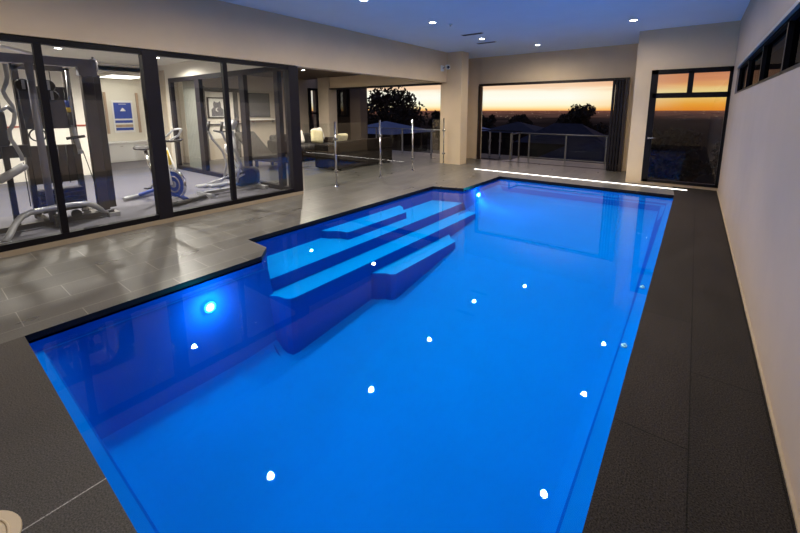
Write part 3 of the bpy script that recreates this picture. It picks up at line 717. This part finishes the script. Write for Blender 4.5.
MB().tube([(-5.72, .51, .02), (-5.80, .56, .07), (-5.90, .62, .15), (-5.97, .69, .215), (-6.0, .77, .245), (-6.0, .94, .26), (-6.02, 1.17, .26), (-6.06, 1.30, .24), (-6.12, 1.39, .18), (-6.18, 1.48, .09), (-6.22, 1.57, .03)], .033, 12).build('base_arch', 'silver_paint', t)
MB().box(-5.80, -5.62, .44, .56, 0, .03).build('foot', 'silver_paint', t)
MB().box(-6.30, -6.12, 1.53, 1.65, 0, .05).build('foot', 'silver_paint', t)
MB().box(X + .05, X + .2, .98, 1.08, .02, .15).build('foot_plate', 'black_pad', t)
MB().cyl((X + .04, 1.20, .12), (X + .10, 1.20, .12), .05, n=16).build('low_pulley', 'black_pad', t)

# ------------------------------------------------------------------ spin bike
t = empty('spin_bike', (-6.5, 2.4, 0), 'spin bike with blue flywheel, white frame and looped handlebar', 'exercise bike')
F = Vector((.955, .297, 0)); S = Vector((-.297, .955, 0)); U = Vector((0, 0, 1)); B0 = Vector((-6.07, 2.50, 0))
def bp(f, s_, u): return B0 + F * f + S * s_ + U * u
MB().tube([bp(0, -.31, .04), bp(0, .31, .04)], .032, 12).tube([bp(0, -.31, .02), bp(0, -.31, .03)], .04, 10).tube([bp(0, .31, .02), bp(0, .31, .03)], .04, 10).build('front_stabilizer', 'black_pad', t)
MB().tube([bp(-1.05, -.25, .04), bp(-1.05, .25, .04)], .032, 12).build('rear_stabilizer', 'silver_paint', t)
fw = MB().cyl(bp(-.24, -.02, .285), bp(-.24, .02, .285), .205, n=40).build('flywheel', 'blue_plastic', t)
MB().ring(bp(-.24, 0, .285), S, .205, .022, 40, 10).build('flywheel_rim', 'chrome', fw)
MB().cyl(bp(-.24, -.035, .285), bp(-.24, .035, .285), .05, n=18).ring(bp(-.24, -.022, .285), S, .12, .012, 30, 6).build('hub', 'silver_paint', fw)
MB().tube([bp(-.02, 0, .06), bp(-.5, 0, .22), bp(-1.03, 0, .06)], .03, 10).build('base_beam', 'blue_plastic', t)
MB().tube([bp(-.24, -.06, .285), bp(-.30, -.055, .55), bp(-.36, 0, .84)], .022, 10).tube([bp(-.24, .06, .285), bp(-.30, .055, .55), bp(-.36, 0, .84)], .022, 10).build('fork', 'foil_white', t)
MB().tube([bp(-.31, 0, .58), bp(-.345, 0, .74), bp(-.36, 0, .80)], .032, 10).build('head_tube', 'yellow_plastic', t)
MB().tube([bp(-.36, 0, .84), bp(-.38, 0, .94)], .02, 10).build('handlebar_stem', 'chrome', t)
MB().tube([bp(-.30, -.30, .98), bp(-.30, -.22, .94), bp(-.36, -.10, .93), bp(-.38, 0, .94), bp(-.36, .10, .93), bp(-.30, .22, .94), bp(-.28, .24, .96)], .017, 8).build('handlebar', 'black_pad', t)
MB().tube([bp(-.38, -.08, .94), bp(-.20, -.10, 1.02), bp(-.08, -.07, 1.12), bp(-.06, 0, 1.13), bp(-.08, .07, 1.12), bp(-.20, .10, 1.02), bp(-.38, .08, .94)], .014, 8).build('aero_bar', 'foil_white', t)
MB().tube([bp(-.36, 0, .62), bp(-.62, 0, .36), bp(-.70, 0, .22)], .028, 10).build('down_tube', 'foil_white', t)
MB().tube([bp(-.66, 0, .3), bp(-.80, 0, .78)], .026, 10).build('seat_post', 'chrome', t)
MB().rbox(bp(-.86, 0, .82), (.26, .15, .06), (0, 0, R(17)), r=.03).build('saddle', 'black_pad', t)
MB().cyl(bp(-.56, -.05, .30), bp(-.56, .05, .30), .10, n=22).build('crank_cover', 'blue_plastic', t)
for s_ in (-1, 1):
    c = MB().bar(bp(-.56, s_ * .07, .30), bp(-.56 + s_ * .11, s_ * .07, .22), .02, .03).build('crank', 'steel', t)
    MB().rbox(bp(-.56 + s_ * .11, s_ * .12, .215), (.09, .08, .025), (0, 0, R(17)), r=.01).build('pedal', 'black_pad', c)

# ------------------------------------------------------------------ elliptical trainer
t = empty('elliptical_trainer', (-6.35, 3.3, 0), 'elliptical trainer with silver arms and console near the glazed corner', 'exercise machine')
X = -6.35
EY = .12
MB().rbox((X, 3.52, .23), (.20, .46, .34), r=.10, n=4).build('drive_housing', 'black_pad', t)
MB().cyl((X - .12, 3.50, .25), (X + .12, 3.50, .25), .15, n=30).ring((X + .12, 3.5, .25), (1, 0, 0), .13, .012, 30).build('drive_wheel', 'dark_alu', t)
MB().bar((X, 2.75, .06), (X, 3.75, .06), .08, .05).box(X - .28, X + .28, 3.68, 3.75, 0, .06).box(X - .25, X + .25, 2.74, 2.8, 0, .06).build('base_rail', 'silver_paint', t)
MB().tube([(X, 3.42, .38), (X, 3.34, .7), (X, 3.30, 1.05)], .036, 12).build('mast', 'silver_paint', t)
co = MB().rbox((X, 3.27, 1.16), (.30, .10, .17), (R(-28), 0, 0), r=.03).build('console', 'silver_paint', t)
MB().rbox((X, 3.222, 1.165), (.22, .01, .1), (R(-28), 0, 0), r=.004).build('screen', 'tv_black', co)
MB().tube([(X - .17, 3.20, 1.02), (X - .18, 3.08, 1.06), (X + 0, 3.14, 1.04), (X + .18, 3.08, 1.06), (X + .17, 3.20, 1.02)], .014, 8).build('fixed_grip', 'black_pad', t)
for s_ in (-1, 1):
    x = X + s_ * .22
    a = MB().tube([(x, 3.02, 1.18), (x, 3.00, 1.08), (x, 3.06, .92), (x, 3.22, .70), (x, 3.28, .48), (x, 3.20, .20)], .019, 10).build('swing_arm', 'silver_paint', t)
    MB().tube([(x, 3.03, 1.22), (x, 3.0, 1.06)], .024, 10).build('grip', 'black_pad', a)
    MB().tube([(x, 3.20, .2), (x, 3.0, .15 + .03 * s_), (x, 2.86, .14 + .03 * s_), (x, 3.45, .26)][:3], .022, 8).tube([(x, 2.9, .15), (x * .5 + X * .5, 3.4, .30)], .02, 8).build('pedal_bar', 'silver_paint', t)
    MB().rbox((x, 2.90, .17 + .03 * s_), (.14, .32, .05), r=.02).build('pedal', 'silver_paint', t)
MB().tube([(X + .10, 3.36, .34), (X + .05, 3.22, .62), (X + .1, 3.12, .72), (X + .14, 3.10, .84)], .02, 10).build('side_cover', 'foil_white', t)

for ch in t.children: ch.location.y += EY

# ------------------------------------------------------------------ outside
tr = MB()
n = 64
rad = [14, 30, 60, 120, 250, 500, 1000, 2500, 6000, 14000]
vs = [(0, 12, -3.6)]
for r_ in rad: vs += [(r_ * math.cos(2 * math.pi * k / n), 12 + r_ * math.sin(2 * math.pi * k / n), -3.6 - min(14, r_ * .012)) for k in range(n)]
fs = [(0, 1 + k, 1 + (k + 1) % n) for k in range(n)]
for i in range(len(rad) - 1):
    a, b = 1 + i * n, 1 + (i + 1) * n
    fs += [(a + k, b + k, b + (k + 1) % n, a + (k + 1) % n) for k in range(n)]
tr.add(vs, fs, True)
struct('terrain', tr, 'terrain', 'dark land falling away to a hazy horizon', 'land')
rnd = random.Random(4)
ci = MB()
for k in range(150):
    d = 10 ** rnd.uniform(2.5, 3.5); a = R(rnd.uniform(84, 130))
    x, y = d * math.cos(a), 12 + d * math.sin(a); z = -3.6 - min(14, d * .012) + d * .004
    s_ = d * rnd.uniform(.0003, .0008)
    ci.add([(x - s_ * 1.3, y, z), (x + s_ * 1.3, y, z), (x + s_ * 1.3, y, z + s_), (x - s_ * 1.3, y, z + s_)], [(0, 1, 2, 3)])
tag(ci.build('city_lights', 'city_glow'), 'tiny distant town lights scattered below the horizon', 'town lights', kind='stuff')

def leaves(mb, c, rad, n, size, rnd, hollow=.35):
    for _ in range(n):
        while True:
            p = Vector((rnd.uniform(-1, 1), rnd.uniform(-1, 1), rnd.uniform(-1, 1)))
            if hollow < p.length < 1: break
        p = Vector(c) + Vector((p.x * rad[0], p.y * rad[1], p.z * rad[2]))
        a = Vector((rnd.gauss(0, 1), rnd.gauss(0, 1), rnd.gauss(0, 1))).normalized(); b = a.orthogonal().normalized()
        s_ = size * rnd.uniform(.6, 1.3)
        mb.add([p - a * s_, p + b * s_ * .45, p + a * s_, p - b * s_ * .45], [(0, 1, 2, 3)])
def tree(x, y, zb, zt, w, label, blobs, nleaf, size, seed, mat='leaf', group='trees outside'):
    rnd = random.Random(seed)
    t = empty('tree', (x, y, zb), label, 'tree', group)
    H = zt - zb
    tk = MB().tube([(x, y, zb), (x + .1, y, zb + H * .3), (x - .05, y, zb + H * .55)], [w * .05, w * .04, w * .03], 8)
    fo = MB()
    for k in range(blobs):
        a = rnd.uniform(0, 6.28); q = rnd.uniform(.1, .9) ** .7
        bz = zb + H * rnd.uniform(.45, .90)
        lim = 1 - .5 * max(0, (bz - zb) / H - .6) / .3
        c = (x + math.cos(a) * q * w * .42 * lim, y + math.sin(a) * q * w * .42 * lim, bz)
        tk.tube([(x, y, zb + H * .4), ((x + c[0]) / 2, (y + c[1]) / 2, (zb + H * .45 + bz) / 2), c], [w * .02, w * .012, w * .004], 5)
        rr = w * rnd.uniform(.10, .17)
        leaves(fo, c, (rr, rr, min(rr * .8, zt - bz)), nleaf, size, rnd)
    tk.build('trunk', 'bark', t); fo.build('foliage', mat, t)
    return t
tree(-21.5, 26, -3.8, 3.75, 8.2, 'big dark tree with airy crown against the sunset beyond the terrace', 48, 66, .19, 3)
tree(-7.6, 35, -3.8, 2.05, 3.9, 'round dark tree against the glow near the folded doors', 22, 130, .16, 5)
tree(-20.0, 42, -3.8, 1.62, 3.2, 'dark tree rising beside the far opening jamb', 18, 110, .16, 8)
tree(-16.6, 46, -3.8, 1.15, 2.4, 'shorter dark tree by the pale blue shed roof', 14, 110, .15, 9)
tree(-27.2, 43, -3.8, 1.55, 4.0, 'low dark tree by the big tree in the terrace view', 18, 110, .19, 11)
tree(-22.8, 36, -3.8, 1.35, 3.4, 'low dark tree beside the beige column in the terrace view', 16, 110, .18, 12)
tree(-10.4, 42, -4.0, 1.2, 4.5, 'low bushy dark tree midway across the far view', 16, 110, .2, 13)
tree(-13.2, 49, -4.0, 1.05, 4.5, 'flat dark tree behind the nearer dark roof', 16, 110, .2, 14)
tree(-3.9, 40, -4.0, .75, 3.5, 'low dark tree half hidden by the folded doors', 14, 110, .2, 15)
tree(-19.6, 52, -4.0, .7, 5, 'broad low dark tree behind the pale blue roof', 16, 110, .2, 16)
for k, (x, y, h_, w) in enumerate(((-1.6, 34, -.6, 4), (-.4, 27, -.8, 4.2), (2.5, 32, -.6, 5), (-1.0, 48, -.5, 6))):
    tree(x, y, -3.8, h_, w, ['dim bush outside the tall window near its handle side', 'dim bush outside the tall window at its middle', 'dim bush outside the tall window by the side wall', 'dim broad bush farther off outside the tall window'][k], 14, 110, .2, 30 + k, 'leaf_low', 'dim bushes outside the tall window')

def house(x0, x1, y0, y1, ze, zr, mat, label, zg=-3.7):
    cx, cy = (x0 + x1) / 2, (y0 + y1) / 2
    t = empty('house', (cx, cy, zg), label, 'house', 'houses below the balcony')
    MB().box(x0 + .4, x1 - .4, y0 + .4, y1 - .4, zg, ze).build('wall', 'house_wall', t)
    rl = max(0, (x1 - x0) - (y1 - y0)) / 2
    MB().add([(x0, y0, ze), (x1, y0, ze), (x1, y1, ze), (x0, y1, ze), (cx - rl, cy, zr), (cx + rl, cy, zr)], [(0, 1, 5, 4), (1, 2, 5), (2, 3, 4, 5), (3, 0, 4), (3, 2, 1, 0)]).build('roof', mat, t)
    wn = MB()
    for k in range(3):
        xx = x0 + .8 + (x1 - x0 - 2.4) * k / 2
        MB().box(xx, xx + .9, y0 + .34, y0 + .4, ze - 1.5, ze - .5).build('window', 'tv_black', t)
    return t
house(-18.1, -13.5, 16.4, 21, .05, .72, 'roof_blue', 'house with pale blue grey hipped roof beyond the terrace')
house(-16.9, -14.9, 31, 33, -.42, -.02, 'roof_blue', 'small shed with pale blue roof seen past the opening jamb')
house(-10.8, -4.4, 27.5, 32, -.95, .42, 'roof_dark', 'house with dark blue hipped roof before the round tree')
house(-17.2, -11.0, 34, 40, -.7, .25, 'roof_dark', 'house with low dark roof midway across the far view')
house(-7.4, -1.8, 20, 25, -1.5, -.15, 'roof_dark', 'nearer house with dark roof just over the balustrade')

# ------------------------------------------------------------------ sky
wd = bpy.data.worlds.new('dusk'); SC.world = wd; wd.use_nodes = True
t = wd.node_tree; t.nodes.clear(); L = t.links.new
def N(k, **kw):
    n = t.nodes.new('ShaderNode' + k)
    for a, b in kw.items(): setattr(n, a, b)
    return n
tc = N('TexCoord'); sx = N('SeparateXYZ'); L(tc.outputs['Generated'], sx.inputs[0])
mp = N('Mapping'); mp.inputs['Scale'].default_value = (5, 5, 75); L(tc.outputs['Generated'], mp.inputs['Vector'])
no = N('TexNoise'); no.inputs['Scale'].default_value = 1.6; no.inputs['Detail'].default_value = 5; L(mp.outputs['Vector'], no.inputs['Vector'])
def MA(op, a, b, c=None):
    n = N('Math', operation=op)
    for i, v in enumerate((a, b, c)):
        if v is None: continue
        if isinstance(v, (int, float)): n.inputs[i].default_value = v
        else: L(v, n.inputs[i])
    return n.outputs[0]
# azimuth: 0 straight along the pool, grows towards the terrace side
az = MA('ARCTAN2', MA('MULTIPLY', sx.outputs[0], -1.), sx.outputs[1])
mk = N('MapRange'); mk.inputs['From Min'].default_value = .02; mk.inputs['From Max'].default_value = .25; L(az, mk.inputs['Value'])
el = MA('MULTIPLY_ADD', MA('SUBTRACT', no.outputs['Fac'], .5), MA('MULTIPLY', sx.outputs[2], .42), sx.outputs[2])
fac = MA('MULTIPLY', el, 2.)
def ramp(stops):
    r = N('ValToRGB'); e = r.color_ramp.elements
    e[0].position = stops[0][0] * 2; e[0].color = (*stops[0][1], 1)
    e[1].position = stops[-1][0] * 2; e[1].color = (*stops[-1][1], 1)
    for p, c in stops[1:-1]:
        x = e.new(p * 2); x.color = (*c, 1)
    L(fac, r.inputs['Fac']); return r.outputs['Color']
A = ramp([(0, (1.0, .50, .15)), (.005, (1.0, .78, .38)), (.011, (1.0, .94, .64)), (.028, (1.0, 1.0, .88)), (.044, (1.0, .97, .80)), (.054, (.95, .66, .44)), (.085, (.9, .60, .38)), (.13, (.62, .42, .36)), (.22, (.22, .20, .30)), (.48, (.05, .08, .18))])
B = ramp([(0, (.92, .30, .02)), (.012, (1.0, .45, .05)), (.026, (1.0, .66, .18)), (.040, (1.0, .78, .32)), (.050, (.95, .50, .18)), (.060, (.80, .34, .15)), (.08, (.66, .26, .13)), (.13, (.5, .25, .18)), (.22, (.20, .17, .25)), (.48, (.05, .08, .18))])
mx = N('Mix', data_type='RGBA'); L(mk.outputs[0], mx.inputs['Factor']); L(B, mx.inputs['A']); L(A, mx.inputs['B'])
bg = N('Background'); bg.inputs['Strength'].default_value = 1.0
L(mx.outputs['Result'], bg.inputs['Color'])
wo = N('OutputWorld'); L(bg.outputs[0], wo.inputs['Surface'])

# ------------------------------------------------------------------ camera
f, cx, cy, yaw, pitch, roll = 379.9, 408.15, 173.9, R(36.917), R(9.519), R(-.055)
cyw, syw, cpt, spt = math.cos(yaw), math.sin(yaw), math.cos(pitch), math.sin(pitch)
fw_ = Vector((-syw * cpt, cyw * cpt, -spt)); rt = Vector((cyw, syw, 0)); up = rt.cross(fw_)
r2 = rt * math.cos(roll) + up * math.sin(roll); u2 = up * math.cos(roll) - rt * math.sin(roll)
cam = bpy.data.cameras.new('camera'); co = bpy.data.objects.new('camera', cam); COL.objects.link(co)
M = Matrix(((r2.x, u2.x, -fw_.x, 0), (r2.y, u2.y, -fw_.y, 0), (r2.z, u2.z, -fw_.z, 1.4), (0, 0, 0, 1)))
co.matrix_world = M
cam.sensor_fit = 'HORIZONTAL'; cam.sensor_width = 36; cam.lens = f / 800 * 36
cam.shift_x = (400 - cx) / 800; cam.shift_y = (cy - 266.5) / 800
cam.clip_end = 30000; cam.clip_start = .02
SC.camera = co
SC.view_settings.view_transform = 'Standard'
SC.view_settings.look = 'None'
SC.view_settings.exposure = 0.0
SC.cycles.use_denoising = True
SC.cycles.max_bounces = 12; SC.cycles.transparent_max_bounces = 24; SC.cycles.diffuse_bounces = 5
SC.cycles.sample_clamp_indirect = 6
for o in bpy.data.objects:
    if '_w' in o: del o['_w']
